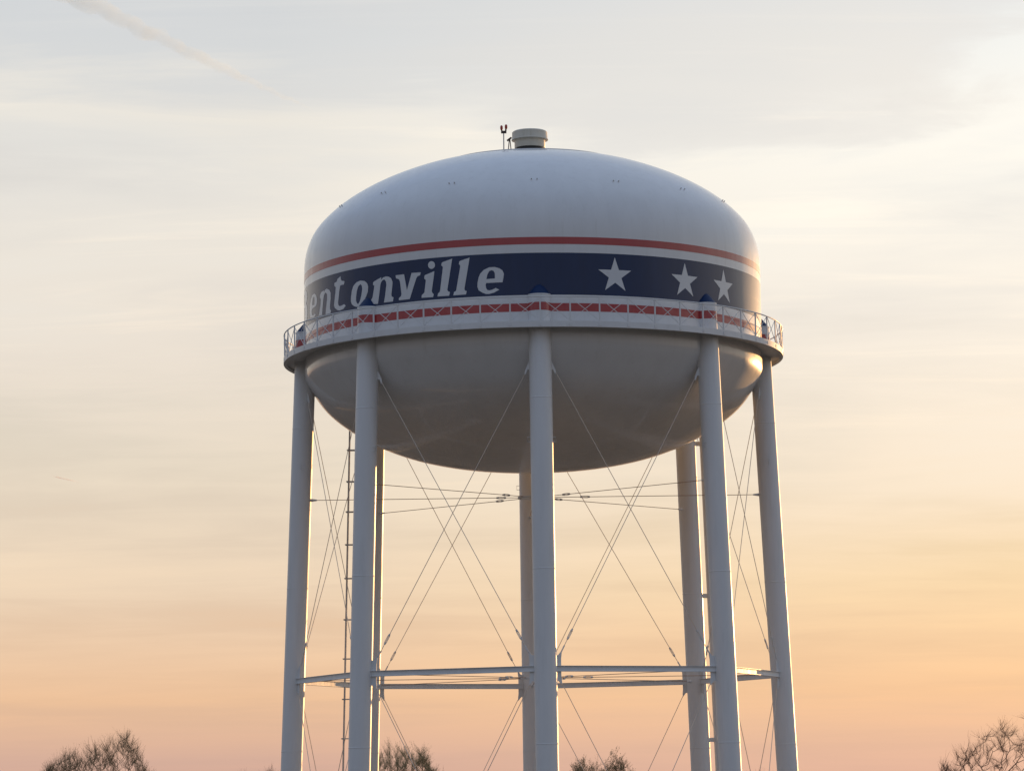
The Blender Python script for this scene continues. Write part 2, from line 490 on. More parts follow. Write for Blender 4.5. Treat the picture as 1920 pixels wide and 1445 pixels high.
for k in range(NP):
    a = DELTA + 360.0 / NP * k
    rot = math.radians(a)
    if post_me is None:
        bm = bmesh.new()
        add_box(bm, (0, -(RW - 0.03), (ZB + ZT) / 2 - 0.06), (0.028, 0, 0), (0, 0.024, 0), (0, 0, (ZT - ZB) / 2 + 0.03))
        add_box(bm, (0, -(RW + 0.008), 29.60), (0.05, 0, 0), (0, 0.007, 0), (0, 0, 0.07))
        po = obj('rail_post', bm, M_STEEL, walk)
        post_me = po.data
        p0 = Vector((0, -(RW - 0.045), 0)); p1 = Matrix.Rotation(2 * PI / NP, 3, 'Z') @ p0
        bm = bmesh.new()
        add_tube(bm, p0 + Vector((0, 0, ZB + 0.02)), p1 + Vector((0, 0, ZT - 0.03)), 0.0145, n=6)
        p0 = Vector((0, -(RW - 0.012), 0)); p1 = Matrix.Rotation(2 * PI / NP, 3, 'Z') @ p0
        add_tube(bm, p0 + Vector((0, 0, ZT - 0.03)), p1 + Vector((0, 0, ZB + 0.02)), 0.0145, n=6)
        la = obj('cross_lattice', bm, M_STEEL, walk, 60)
        lat_me = la.data
    else:
        po = link('rail_post', post_me, None, walk)
        la = link('cross_lattice', lat_me, None, walk)
    po.rotation_euler = (0, 0, rot)
    la.rotation_euler = (0, 0, rot)

# ---------------------------------------------------------------- legs
RL = 0.478
BAT = 0.0405


def leg_r(z):
    return 10.96 - BAT * (z - 15.19)


def leg_pt(i, z, out=0.0, side=0.0):
    """point on leg i's axis, moved outward / tangentially (side > 0: anticlockwise from above)"""
    a = math.radians(DELTA + 45 * i)
    er = Vector((math.sin(a), -math.cos(a), 0)); et = Vector((math.cos(a), math.sin(a), 0))
    return er * (leg_r(z) + out) + et * side + Vector((0, 0, z))


Z_CAP = 31.00
bm = bmesh.new()
n = 40
stack = [(0.55, RL), (0.62, RL), (Z_CAP - 0.05, RL), (Z_CAP - 0.05, RL + 0.02), (Z_CAP, RL + 0.02)]
for zw in (26.58, 19.35, 12.07, 4.9):
    stack += [(zw - 0.03, RL), (zw - 0.01, RL + 0.008), (zw + 0.01, RL + 0.008), (zw + 0.03, RL)]
stack.sort(key=lambda s: s[0])
stack = [s for s in stack]


def leg_ring(bm, z, r):
    c = Vector((0, -leg_r(z), z))
    return [bm.verts.new(c + Vector((r * math.sin(2 * PI * k / n), -r * math.cos(2 * PI * k / n), 0))) for k in range(n)]


rings = [leg_ring(bm, z, r) for z, r in stack]
# keep the lip: a step of equal z is fine because radii differ
for a, b in zip(rings, rings[1:]):
    for k in range(n):
        j = (k + 1) % n
        bm.faces.new((a[k], a[j], b[j], b[k]))
bm.faces.new(rings[0]); bm.faces.new(rings[-1])
leg0 = obj('leg', bm, M_STEEL, tower, 15)
# blue sloped cap
bm = bmesh.new()
apex = Vector((0, -(R + 0.01), Z_CAP + 0.44))
prev = leg_ring(bm, Z_CAP - 0.002, RL - 0.006)
bm.faces.new(prev)
base_co = [v.co.copy() for v in prev]
for k_ in range(1, 8):
    t = k_ / 8
    w_ = (1 - t) ** 0.62
    cur = [bm.verts.new(Vector((p.x * w_, apex.y + (p.y - apex.y) * (1 - t) ** 0.9, Z_CAP + 0.44 * t))) for p in base_co]
    for k in range(n):
        j = (k + 1) % n
        bm.faces.new((prev[k], prev[j], cur[j], cur[k]))
    prev = cur
tip = bm.verts.new(apex)
for k in range(n):
    bm.faces.new((prev[k], prev[(k + 1) % n], tip))
cap0 = obj('leg_cap', bm, M_BLUE, leg0, 40)
bm = bmesh.new()
a1 = leg_ring(bm, 30.282, RL + 0.004); a2 = leg_ring(bm, 30.627, RL + 0.004)
for k in range(n):
    j = (k + 1) % n
    bm.faces.new((a1[k], a1[j], a2[j], a2[k]))
bm.faces.new(a1); bm.faces.new(a2)
stripe0 = obj('leg_stripe', bm, M_RED, leg0, 40)
# foot: base plate
bm = bmesh.new()
c = Vector((0, -leg_r(0.55), 0.53))
add_box(bm, c, (0.75, 0, 0), (0, 0.75, 0), (0, 0, 0.022))
foot0 = obj('base_plate', bm, M_STEEL, leg0)
# small U lug
bm = bmesh.new()
zc = 24.8
pc = Vector((0, -leg_r(zc), zc))
for px_, s in ((RL, 1), (-RL, -1)):
    add_path(bm, [pc + Vector((px_ - 0.05 * s, 0, 0.10)), pc + Vector((px_ + 0.12 * s, 0, 0.10)), pc + Vector((px_ + 0.12 * s, 0, -0.10)), pc + Vector((px_ - 0.05 * s, 0, -0.10))], 0.014, 6)
lug0 = obj('lifting_lug', bm, M_STEEL, leg0, 60)
# pier
bm = bmesh.new()
add_lathe(bm, [(0, -0.2), (1.15, -0.2), (1.15, 0.46), (1.1, 0.508), (0, 0.508)], 32, c=(0, -leg_r(0.4)))
pier0 = obj('pier', bm, M_CONC, leg0, 40)
# gussets on both sides of the leg, top and strut level
gus = []
for s in (-1, 1):
    tang = Matrix.Rotation(s * math.radians(22.5), 3, 'Z') @ Vector((s, 0, 0))
    nr = tang.cross(Vector((0, 0, 1)))
    def q(z, off):
        return Vector((0, -leg_r(z), z)) + tang * off
    bm = bmesh.new()
    add_plate(bm, [q(28.22, RL - 0.04), q(28.14, RL + 0.05), q(27.78, RL + 0.22), q(27.62, RL + 0.24), q(27.62, RL + 0.19), q(27.82, RL + 0.10), q(27.80, RL - 0.04)], nr, 0.03)
    gus.append(obj('top_gusset', bm, M_STEEL, leg0))
    bm = bmesh.new()
    add_plate(bm, [q(15.75, RL - 0.04), q(15.75, RL + 0.10), q(15.92, RL + 0.25), q(15.82, RL + 0.26), q(15.60, RL + 0.23), q(14.85, RL + 0.23),
                   q(14.62, RL + 0.26), q(14.50, RL + 0.25), q(14.68, RL + 0.10), q(14.68, RL - 0.04)], nr, 0.034)
    gus.append(obj('strut_gusset', bm, M_STEEL, leg0))
    bm = bmesh.new()
    add_plate(bm, [q(1.5, RL - 0.04), q(1.35, RL + 0.1), q(1.15, RL + 0.26), q(1.0, RL + 0.26), q(0.8, RL + 0.05), q(0.8, RL - 0.04)], nr, 0.03)
    gus.append(obj('foot_gusset', bm, M_STEEL, leg0))
kids = [cap0, stripe0, foot0, lug0, pier0] + gus
legs = [leg0]
for i in range(1, 8):
    l = leg0.copy(); COL.objects.link(l); l.parent = tower
    for ch in kids:
        c = ch.copy(); COL.objects.link(c); c.parent = l
    legs.append(l)
for i, l in enumerate(legs):
    l.rotation_euler = (0, 0, math.radians(DELTA + 45 * i))

# ---------------------------------------------------------------- struts
for i in range(8):
    p = leg_pt(i, 15.19); q_ = leg_pt((i + 1) % 8, 15.19)
    d = (q_ - p).normalized()
    a = p + d * (RL - 0.03); b = q_ - d * (RL - 0.03)
    o_ = d.cross(Vector((0, 0, 1)))
    c = (a + b) / 2; h = (b - a) / 2
    bm = bmesh.new()
    add_box(bm, c, h, o_ * 0.045, Vector((0, 0, 0.1)))
    add_box(bm, c + Vector((0, 0, 0.111)), h * 0.999, o_ * 0.10, Vector((0, 0, 0.0105)))
    add_box(bm, c - Vector((0, 0, 0.111)), h * 0.999, o_ * 0.10, Vector((0, 0, 0.0105)))
    obj('strut', bm, M_STEEL, tower)

# ---------------------------------------------------------------- brace rods with turnbuckles
ROD = 0.015


def turnbuckle(bm, c, d, ln=0.36):
    d, u, v = frame_to(d)
    for s in (-1, 1):
        add_tube(bm, c + v * 0.04 * s - d * ln / 2, c + v * 0.04 * s + d * ln / 2, 0.015, n=6)
    add_tube(bm, c - d * (ln / 2 + 0.07), c - d * (ln / 2 - 0.03), 0.042, n=8)
    add_tube(bm, c + d * (ln / 2 - 0.03), c + d * (ln / 2 + 0.07), 0.042, n=8)


def rod(p, q_, tb, label=None):
    bm = bmesh.new()
    add_tube(bm, p, q_, ROD, n=8)
    o = obj('brace_rod', bm, M_ROD, tower, 60)
    bm = bmesh.new()
    turnbuckle(bm, p.lerp(q_, tb), q_ - p)
    obj('turnbuckle', bm, M_STEEL, o, 60)
    bm = bmesh.new()
    d = (q_ - p).normalized()
    add_tube(bm, q_ - d * 0.34, q_ - d * 0.02, 0.032, n=8)
    obj('clevis', bm, M_STEEL, o, 60)
    return o


def bay_pt(i, j, z, off, rad):
    p = leg_pt(i, z); q_ = leg_pt(j, z)
    d = (q_ - p).normalized()
    m = (p + q_) / 2; m.z = 0
    return p + d * off + m.normalized() * rad


for i in range(8):
    j = (i + 1) % 8
    for a, b, s in ((i, j, 0.035), (j, i, -0.035)):
        rod(bay_pt(a, b, 27.70, RL + 0.21, s), bay_pt(b, a, 15.86, RL + 0.25, s), 0.935)
        rod(bay_pt(a, b, 14.56, RL + 0.25, s), bay_pt(b, a, 1.08, RL + 0.24, s), 0.92)

# radial tie rods meeting at a hub ring, on two levels
for z in (23.34, 15.20):
    bm = bmesh.new()
    add_lathe(bm, [(0.62, z - 0.03), (0.80, z - 0.03), (0.80, z + 0.03), (0.62, z + 0.03)], 40, True)
    obj('tie_hub', bm, M_STEEL, tower, 40)
    for i in range(8):
        a = math.radians(DELTA + 45 * i)
        er = Vector((math.sin(a), -math.cos(a), 0))
        p = er * (leg_r(z) - RL + 0.03) + Vector((0, 0, z)); q_ = er * 0.78 + Vector((0, 0, z))
        bm = bmesh.new(); add_tube(bm, p, q_, ROD * 0.95, n=8); o = obj('tie_rod', bm, M_TIE, tower, 60)
        bm = bmesh.new(); turnbuckle(bm, er * (1.55 + 0.35 * (i % 3)) + Vector((0, 0, z)), er, 0.3); obj('turnbuckle', bm, M_STEEL, o, 60)
        bm = bmesh.new(); add_tube(bm, p, p - er * 0.30, 0.075, 0.03, n=8); obj('clevis', bm, M_STEEL, o, 60)

# ---------------------------------------------------------------- ladder on the rear left leg, pipe on the rear right leg
lad = bpy.data.objects.new('ladder', None); COL.objects.link(lad); lad.parent = tower
def lad_pt(z, sy):
    p = leg_pt(5, z)
    return Vector((p.x - 1.20, p.y + sy, z))
bm = bmesh.new()
for sy in (-0.2, 0.2):
    add_box(bm, (lad_pt(0.2, sy) + lad_pt(29.7, sy)) / 2, (0.032, 0, 0), (0, 0.008, 0), (lad_pt(29.7, sy) - lad_pt(0.2, sy)) / 2)
obj('stringers', bm, M_GALV, lad)
bm = bmesh.new()
z = 0.5
while z < 29.6:
    add_tube(bm, lad_pt(z, -0.2), lad_pt(z, 0.2), 0.012, n=6)
    z += 0.305
obj('rungs', bm, M_GALV, lad, 60)
for z in (28.0, 26.4, 24.9, 23.46, 21.9, 20.3, 18.35, 16.5, 14.6, 12.75, 10.9, 9.05, 7.2, 5.35, 3.5, 1.65):
    bm = bmesh.new()
    c = leg_pt(5, z)
    for sy in (-0.2, 0.2):
        add_box(bm, Vector((c.x - 0.86, c.y + sy, z)), (0.46, 0, 0), (0, 0.008, 0), (0, 0, 0.022))
    add_box(bm, Vector((c.x - 1.245, c.y, z)), (0.028, 0, 0), (0, 0.2, 0), (0, 0, 0.03))
    obj('standoff_bracket', bm, M_GALV, lad)

pipe = bpy.data.objects.new('overflow_pipe', None); COL.objects.link(pipe); pipe.parent = tower
def pipe_pt(z):
    p = leg_pt(3, z)
    return Vector((p.x + 0.84, p.y, z))
bm = bmesh.new()
add_tube(bm, pipe_pt(0.3), pipe_pt(29.55), 0.165, n=24)
obj('pipe', bm, M_STEEL, pipe, 40)
for z in (26.5, 19.25, 12.45, 5.5):
    bm = bmesh.new()
    c = leg_pt(3, z)
    add_box(bm, Vector((c.x + 0.57, c.y, z)), (0.13, 0, 0), (0, 0.05, 0), (0, 0, 0.10))
    add_lathe(bm, [(0.166, z - 0.06), (0.178, z - 0.06), (0.178, z + 0.06), (0.166, z + 0.06)], 24, True, c=(c.x + 0.84, c.y))
    obj('pipe_clamp', bm, M_STEEL, pipe, 40)

# ------------------------------------------------------------------ trees
def cone(V, F, p0, p1, r0, r1, n):
    d, u, v = frame_to(p1 - p0)
    b = len(V)
    for p, r in ((p0, r0), (p1, r1)):
        for k in range(n):
            t = 2 * PI * k / n
            V.append(p + (math.cos(t) * u + math.sin(t) * v) * r)
    for k in range(n):
        j = (k + 1) % n
        F.append((b + k, b + j, b + n + j, b + n + k))


CAM = Vector((0, -143.65632, 10.0))
FPX = 5964.256


def spot(px, d):
    """ground position d metres from the camera on the bearing of photo column px"""
    yaw = -0.006864 + math.atan((px - 960 - 12) / FPX)
    return (CAM.x + d * math.sin(yaw), CAM.y + d * math.cos(yaw))


def top_z(py, d, px):
    return 10.0 + (1489 - (px - 960) * 0.0148 - py) / FPX * d


G = 'trees beyond the tower'


def tree(label, px, d, outline, seed, bark, twig, leafm=None, n_att=700, base=.38, depth_k=.8, twigs=4, tw_len=(.35, .8), tw_r=.006,
         leaf_n=0, leaf_s=.07, r_tip=.010, pipe=.42, lift=1.4, jitter=.12, clump=0.0, tw_up=.45, ragged=.9):
    """a tree grown branch by branch towards points spread through its crown; outline = crown top as (photo column, row)"""
    rnd = random.Random(seed)
    k = d / FPX
    bx, by = spot(px, d)
    out = [((c - px) * k, top_z(r, d, c)) for c, r in outline]
    x0, x1 = out[0][0], out[-1][0]
    zmax = max(z for _, z in out)
    zc = zmax * base

    def top(x):
        for (xa, za), (xb, zb) in zip(out, out[1:]):
            if xa <= x <= xb:
                return za + (zb - za) * (x - xa) / (xb - xa)
        return 0

    xm, hw = (x0 + x1) / 2, (x1 - x0) / 2
    nz = [Vector((rnd.uniform(x0, x1), rnd.uniform(-hw, hw), rnd.uniform(zc, zmax))) for _ in range(26)]
    att = []
    while len(att) < n_att:
        x = rnd.uniform(x0, x1)
        e = math.sqrt(max(0.0, 1 - ((x - xm) / hw) ** 2))
        y = rnd.uniform(-1, 1) * hw * depth_k * (.35 + .65 * e)
        t = top(x) - .9 * (y / (hw * depth_k)) ** 2 - rnd.uniform(0, ragged)
        lo = zc + (zmax - zc) * .55 * ((x - xm) / hw) ** 2
        if t <= lo:
            continue
        z = lo + (t - lo) * rnd.random() ** .62
        p = Vector((x, y, z))
        if clump and min((p - q).length for q in nz) > clump * rnd.uniform(.5, 1.3):
            continue
        att.append(p)
    # skeleton: trunk
    pos = [Vector((0, 0, 0))]; par = [-1]
    nt = 5
    for i in range(1, nt + 1):
        pos.append(Vector((rnd.gauss(0, .06), rnd.gauss(0, .06), zc * .82 * i / nt))); par.append(i - 1)
    start = pos[-1].copy()
    att.sort(key=lambda p: (p - start).length + rnd.uniform(0, 1.2))
    for n_, a in enumerate(att):
        best, bc = nt, 1e9
        if n_ % 25 == 0:
            kd = kdtree.KDTree(len(pos))
            for i, p in enumerate(pos): kd.insert(p, i)
            kd.balance()
            nk = len(pos)
        cand = [i for _, i, _ in kd.find_n(a, 30)] + list(range(nk, len(pos)))
        for i in cand:
            if i < nt - 1: continue
            q = pos[i]
            dd = a - q
            h = math.hypot(dd.x, dd.y)
            c = dd.length + lift * max(0.0, .55 * h - dd.z)
            if c < bc: best, bc = i, c
        q = pos[best]
        dd = a - q
        m = max(2, min(7, int(dd.length / .55)))
        up_ = Vector((0, 0, -dd.length * .10))
        prev = best
        for s in range(1, m + 1):
            t = s / m
            p = q + dd * t + up_ * math.sin(PI * t) + Vector((rnd.gauss(0, jitter), rnd.gauss(0, jitter), rnd.gauss(0, jitter * .6))) * (1 if s < m else 0) * min(1, dd.length)
            pos.append(p); par.append(prev)
            prev = len(pos) - 1
    cnt = [0] * len(pos)
    kid = [0] * len(pos)
    for i in range(len(pos) - 1, 0, -1):
        if kid[i] == 0: cnt[i] = 1
        cnt[par[i]] += cnt[i]; kid[par[i]] += 1
    rad = [r_tip * max(1, c) ** pipe for c in cnt]
    TV, TF, CV, CF = [], [], [], []

    def cone(V, F, p0, p1, r0, r1, n):
        dd, u, v = frame_to(p1 - p0)
        b = len(V)
        for p, r in ((p0, r0), (p1, r1)):
            for j in range(n):
                t = 2 * PI * j / n
                V.append(p + (math.cos(t) * u + math.sin(t) * v) * r)
        for j in range(n):
            F.append((b + j, b + (j + 1) % n, b + n + (j + 1) % n, b + n + j))

    for i in range(1, len(pos)):
        r1 = rad[i]
        r0 = min(rad[par[i]], r1 * 1.35)
        big = cnt[i] > 8
        cone(TV if big else CV, TF if big else CF, pos[par[i]], pos[i], r0, r1, 7 if cnt[i] > 60 else (5 if big else 3))
    ends = [i for i in range(nt + 1, len(pos)) if cnt[i] <= 2]
    leafspots = []
    for i in ends:
        d0 = (pos[i] - pos[par[i]]).normalized()
        for _ in range(twigs):
            v = Vector((rnd.gauss(0, 1), rnd.gauss(0, 1), rnd.gauss(0, 1))).normalized()
            nd = (d0 + v * .55 + Vector((0, 0, tw_up))).normalized()
            b = pos[i].lerp(pos[par[i]], rnd.random())
            e = b + nd * rnd.uniform(*tw_len)
            mid = b.lerp(e, .5) + v * .04
            cone(CV, CF, b, mid, tw_r, tw_r * .8, 3)
            cone(CV, CF, mid, e, tw_r * .8, tw_r * .5, 3)
            leafspots.append((mid, e))
    nf0 = len(CF)
    for _ in range(leaf_n):
        m_, e = rnd.choice(leafspots)
        c = m_.lerp(e, rnd.random()) + Vector((rnd.gauss(0, .04), rnd.gauss(0, .04), rnd.gauss(0, .04)))
        a = Vector((rnd.gauss(0, 1), rnd.gauss(0, 1), rnd.gauss(0, 1))).normalized()
        b = a.orthogonal().normalized()
        s1 = leaf_s * rnd.uniform(.5, 1.2)
        j = len(CV)
        CV += [c - a * s1, c + b * s1 * .45, c + a * s1, c - b * s1 * .45]
        CF.append((j, j + 1, j + 2, j + 3))
    root = bpy.data.objects.new('tree', None); COL.objects.link(root)
    root.location = (bx, by, 0)
    tag(root, label, 'tree', G)
    for nm, V, F, mats in (('trunk', TV, TF, [bark]), ('crown', CV, CF, [twig] + ([leafm] if leafm else []))):
        me = bpy.data.meshes.new(nm)
        me.from_pydata(V, [], F)
        for m_ in mats: me.materials.append(m_)
        if nm == 'crown' and leafm:
            for f in me.polygons:
                if f.index >= nf0: f.material_index = 1
        if nm == 'trunk':
            for f in me.polygons: f.use_smooth = True
        link(nm, me, None, root)


tree('bushy olive brown budding tree standing left of the tower', 192, 270,
     [(84, 1475), (100, 1434), (125, 1412), (140, 1400), (165, 1394), (190, 1388), (212, 1382), (235, 1373), (248, 1377), (262, 1396), (276, 1428), (292, 1470)],
     12, M_BARK, M_TWIG, M_LEAF, n_att=900, twigs=7, tw_len=(.4, 1.15), tw_up=.6, leaf_n=6000, leaf_s=.036, lift=1.8, jitter=.10, ragged=1.0)
tree('low brown treetop just left of the leftmost tower leg', 478, 300,
     [(415, 1475), (440, 1440), (470, 1434), (490, 1440), (515, 1430), (530, 1436), (550, 1475)], 21, M_BARK2, M_TWIG2, n_att=450, twigs=3)
tree('pale green budding tree between the left tower legs and centre legs', 752, 285,
     [(682, 1475), (700, 1418), (722, 1400), (735, 1394), (752, 1398), (770, 1395), (784, 1404), (792, 1396), (806, 1410), (816, 1440), (822, 1475)],
     35, M_BARK, M_BUD, M_BUDLEAF, n_att=760, twigs=8, tw_len=(.4, 1.1), tw_up=.9, leaf_n=8000, leaf_s=.045, lift=2.2, jitter=.09, ragged=1.0)
tree('thin bare treetop beside the pale green budding tree', 826, 300,
     [(798, 1480), (810, 1440), (824, 1430), (840, 1446), (850, 1480)], 41, M_BARK2, M_TWIG2, n_att=220, twigs=3)
tree('dark clumpy tree with two tops right of the centre leg', 1136, 280,
     [(1058, 1475), (1078, 1432), (1094, 1418), (1098, 1396), (1110, 1390), (1122, 1400), (1132, 1420), (1142, 1408), (1156, 1402), (1170, 1412), (1182, 1430), (1200, 1434), (1214, 1475)],
     57, M_BARK, M_TWIG, M_LEAF, n_att=900, twigs=6, leaf_n=14000, leaf_s=.055, clump=1.25)
tree('low brown treetop between the two right tower legs', 1418, 300,
     [(1380, 1478), (1396, 1438), (1415, 1442), (1432, 1434), (1446, 1444), (1460, 1478)], 63, M_BARK2, M_TWIG2, n_att=300, twigs=3)
tree('large bare spreading tree at the right edge of the view', 1930, 205,
     [(1752, 1475), (1766, 1428), (1786, 1398), (1812, 1380), (1836, 1362), (1862, 1356), (1884, 1342), (1912, 1332), (1945, 1336), (1985, 1350), (2030, 1375), (2070, 1410), (2105, 1470)],
     81, M_BARK2, M_TWIG2, n_att=720, twigs=9, tw_len=(.3, .85), tw_r=.0045, r_tip=.011, pipe=.45, jitter=.12, lift=1.5, tw_up=.3, base=.30)

# ------------------------------------------------------------------ contrails: real tubes of thin ice cloud, high and far away
def contrail(label, pts, radii, dens, col=(0.88, 1.0, 1.0, 1)):
    bm = bmesh.new()
    n = 24
    rings = []
    pts = [Vector(p) for p in pts]
    for i, (p, r) in enumerate(zip(pts, radii)):
        d, u, v = frame_to(pts[min(i + 1, len(pts) - 1)] - pts[max(i - 1, 0)])
        rings.append([bm.verts.new(p + (math.cos(2 * PI * k / n) * u + math.sin(2 * PI * k / n) * v) * r) for k in range(n)])
    for a, b in zip(rings, rings[1:]):
        for k in range(n):
            j = (k + 1) % n
            bm.faces.new((a[k], a[j], b[j], b[k]))
    bm.faces.new(rings[0]); bm.faces.new(rings[-1])
    m = bpy.data.materials.new('thin_ice_cloud')
    N, L = nodes_of(m)
    N.remove(N['Principled BSDF'])
    vol = N.new('ShaderNodeVolumePrincipled')
    vol.inputs['Color'].default_value = col
    vol.inputs['Density'].default_value = dens
    vol.inputs['Anisotropy'].default_value = 0.7
    L.new(vol.outputs['Volume'], N['Material Output'].inputs['Volume'])
    o = obj('contrail', bm, m)
    return tag(o, label, 'contrail', 'contrails in the sky')


def sky_pt(px, py, alt):
    pit = 0.12786; yaw = -0.006864; roll = -0.01485
    fw = Vector((math.sin(yaw) * math.cos(pit), math.cos(yaw) * math.cos(pit), math.sin(pit)))
    r_ = fw.cross(Vector((0, 0, 1))).normalized(); u_ = r_.cross(fw)
    c, s = math.cos(roll), math.sin(roll)
    r2 = c * r_ + s * u_; u2 = -s * r_ + c * u_
    d = (fw + r2 * (px - 960) / FPX - u2 * (py - 722.5) / FPX).normalized()
    return CAM + d * ((alt - CAM.z) / d.z)


ALT = 9000.0
P0, P1 = sky_pt(70, -40, ALT), sky_pt(590, 210, ALT)
rc = random.Random(5)
T = [i / 60 for i in range(61)]
W = [max(5, (122 * (1 - t) ** 0.8 + 5) * rc.uniform(.86, 1.14)) for t in T]
JIT = [Vector((rc.gauss(0, 16), rc.gauss(0, 16), rc.gauss(0, 14))) for t in T]
contrail('long pale contrail slanting down from the upper left corner', [P0.lerp(P1, t) + j for t, j in zip(T, JIT)], W, 1 / 850)
P0, P1 = sky_pt(97, 892, ALT), sky_pt(150, 904, ALT)
contrail('short faint contrail low on the left side of the sky', [P0.lerp(P1, t) for t in (0, .2, .6, 1)], [4, 24, 21, 4], 1 / 110, (1, 1, 1, 1))

# ------------------------------------------------------------------ sun and sky
SUN_AZ, SUN_EL = math.radians(27.0), math.radians(3.4)
sdir = Vector((math.sin(SUN_AZ) * math.cos(SUN_EL), math.cos(SUN_AZ) * math.cos(SUN_EL), math.sin(SUN_EL)))
sl_ = bpy.data.lights.new('sun', 'SUN')
sl_.energy = 2.8
sl_.angle = math.radians(0.55)
sl_.color = (1.0, 0.53, 0.20)
so = bpy.data.objects.new('sun', sl_)
COL.objects.link(so)
so.rotation_euler = sdir.to_track_quat('Z', 'Y').to_euler()

w = bpy.data.worlds.new('World')
scene.world = w
w.use_nodes = True
N, L = w.node_tree.nodes, w.node_tree.links
N.clear()
outw = N.new('ShaderNodeOutputWorld')
bg = N.new('ShaderNodeBackground')
bg.inputs['Strength'].default_value = 0.1
L.new(bg.outputs['Background'], outw.inputs['Surface'])
tc = N.new('ShaderNodeTexCoord')
sky = N.new('ShaderNodeTexSky')
sky.sky_type = 'NISHITA'
sky.sun_disc = False
sky.sun_elevation = SUN_EL
sky.sun_rotation = SUN_AZ
sky.air_density = 1.0
sky.dust_density = 2.0
sep = N.new('ShaderNodeSeparateXYZ')
L.new(tc.outputs['Generated'], sep.inputs['Vector'])


def math_node(op, a, b=None, c=None, clamp=False):
    n = N.new('ShaderNodeMath'); n.operation = op; n.use_clamp = clamp
    for i, x in enumerate((a, b, c)):
        if x is None: continue
        if isinstance(x, (int, float)): n.inputs[i].default_value = x
        else: L.new(x, n.inputs[i])
    return n.outputs[0]


def maprange(x, a, b, c=0.0, d=1.0, smooth=False):
    n = N.new('ShaderNodeMapRange')
    if smooth: n.interpolation_type = 'SMOOTHSTEP'
    L.new(x, n.inputs['Value'])
    for k, v in (('From Min', a), ('From Max', b), ('To Min', c), ('To Max', d)):
        n.inputs[k].default_value = v
    return n.outputs['Result']


def lin(c):
    c = c / 255
    return c / 12.92 if c <= .04045 else ((c + .055) / 1.055) ** 2.4


# cirrus sheets on a flat cloud layer
den = math_node('ADD', math_node('MAXIMUM', sep.outputs['Z'], 0.0), 0.08)
u = math_node('DIVIDE', sep.outputs['X'], den)
v = math_node('DIVIDE', sep.outputs['Y'], den)
comb = N.new('ShaderNodeCombineXYZ')
L.new(u, comb.inputs['X']); L.new(v, comb.inputs['Y'])


def cloud_noise(scale, sx, sy, off, detail, rough, dist):
    mp = N.new('ShaderNodeMapping')
    mp.inputs['Scale'].default_value = (sx, sy, 1)
    mp.inputs['Rotation'].default_value = (0, 0, math.radians(15))
    mp.inputs['Location'].default_value = off
    L.new(comb.outputs['Vector'], mp.inputs['Vector'])
    n = N.new('ShaderNodeTexNoise')
    n.inputs['Scale'].default_value = scale
    n.inputs['Detail'].default_value = detail
    n.inputs['Roughness'].default_value = rough
    n.inputs['Distortion'].default_value = dist
    L.new(mp.outputs['Vector'], n.inputs['Vector'])
    return n.outputs['Fac']


c1 = cloud_noise(1.0, 0.75, 0.9, (6.3, 2.1, 0), 6, .52, .35)
c2 = cloud_noise(2.6, 0.6, 1.3, (9.1, 1.4, 0), 8, .6, .6)
cl = math_node('ADD', math_node('MULTIPLY', c1, 0.72), math_node('MULTIPLY', c2, 0.28))

EMAX = PI / 2
elev = math_node('ARCSINE', sep.outputs['Z'])
wob = math_node('MULTIPLY', math_node('SUBTRACT', cl, 0.5), math_node('MULTIPLY', maprange(elev, 0.02, 0.2), 0.24))
en = math_node('DIVIDE', math_node('ADD', elev, wob), EMAX, clamp=True)


def ramp(stops):
    n = N.new('ShaderNodeValToRGB')
    n.color_ramp.interpolation = 'EASE'
    n.color_ramp.interpolation = 'LINEAR'
    el = n.color_ramp.elements
    while len(el) < len(stops): el.new(0.5)
    for e, (deg, c) in zip(el, stops):
        e.position = math.radians(deg) / EMAX
        e.color = (lin(c[0]), lin(c[1]), lin(c[2]), 1)
    L.new(en, n.inputs['Fac'])
    return n.outputs['Color']


def mixc(f, a, b, mode='MIX'):
    n = N.new('ShaderNodeMix'); n.data_type = 'RGBA'; n.blend_type = mode
    for k, x in (('Factor', f), ('A', a), ('B', b)):
        s = n.inputs[k]
        if isinstance(x, (int, float)): s.default_value = x
        elif isinstance(x, tuple): s.default_value = x
        else: L.new(x, s)
    return n.outputs['Result']


RIGHT = ramp([(0, (234, 186, 162)), (.6, (240, 192, 162)), (1.8, (250, 203, 157)), (3.7, (252, 221, 175)), (5.6, (247, 231, 209)), (8.5, (248, 241, 230)), (11.2, (252, 250, 243)), (12.9, (254, 254, 249)), (13.5, (240, 238, 234)), (14.6, (236, 235, 232)), (22, (216, 219, 223)), (38, (172, 187, 212)), (90, (145, 167, 201))])
LEFT = ramp([(0, (208, 168, 154)), (.6, (216, 176, 158)), (1.8, (239, 196, 158)), (3.7, (238, 214, 187)), (5.6, (236, 221, 200)), (8.5, (231, 223, 213)), (11.4, (232, 229, 223)), (12.6, (236, 232, 224)), (13.3, (217, 219, 220)), (14.6, (211, 215, 219)), (22, (200, 208, 219)), (38, (165, 182, 210)), (90, (145, 167, 201))])
BACK = ramp([(0, (151, 145, 144)), (4, (155, 151, 153)), (10, (154, 157, 167)), (20, (152, 164, 186)), (38, (152, 171, 202)), (90, (145, 167, 201))])
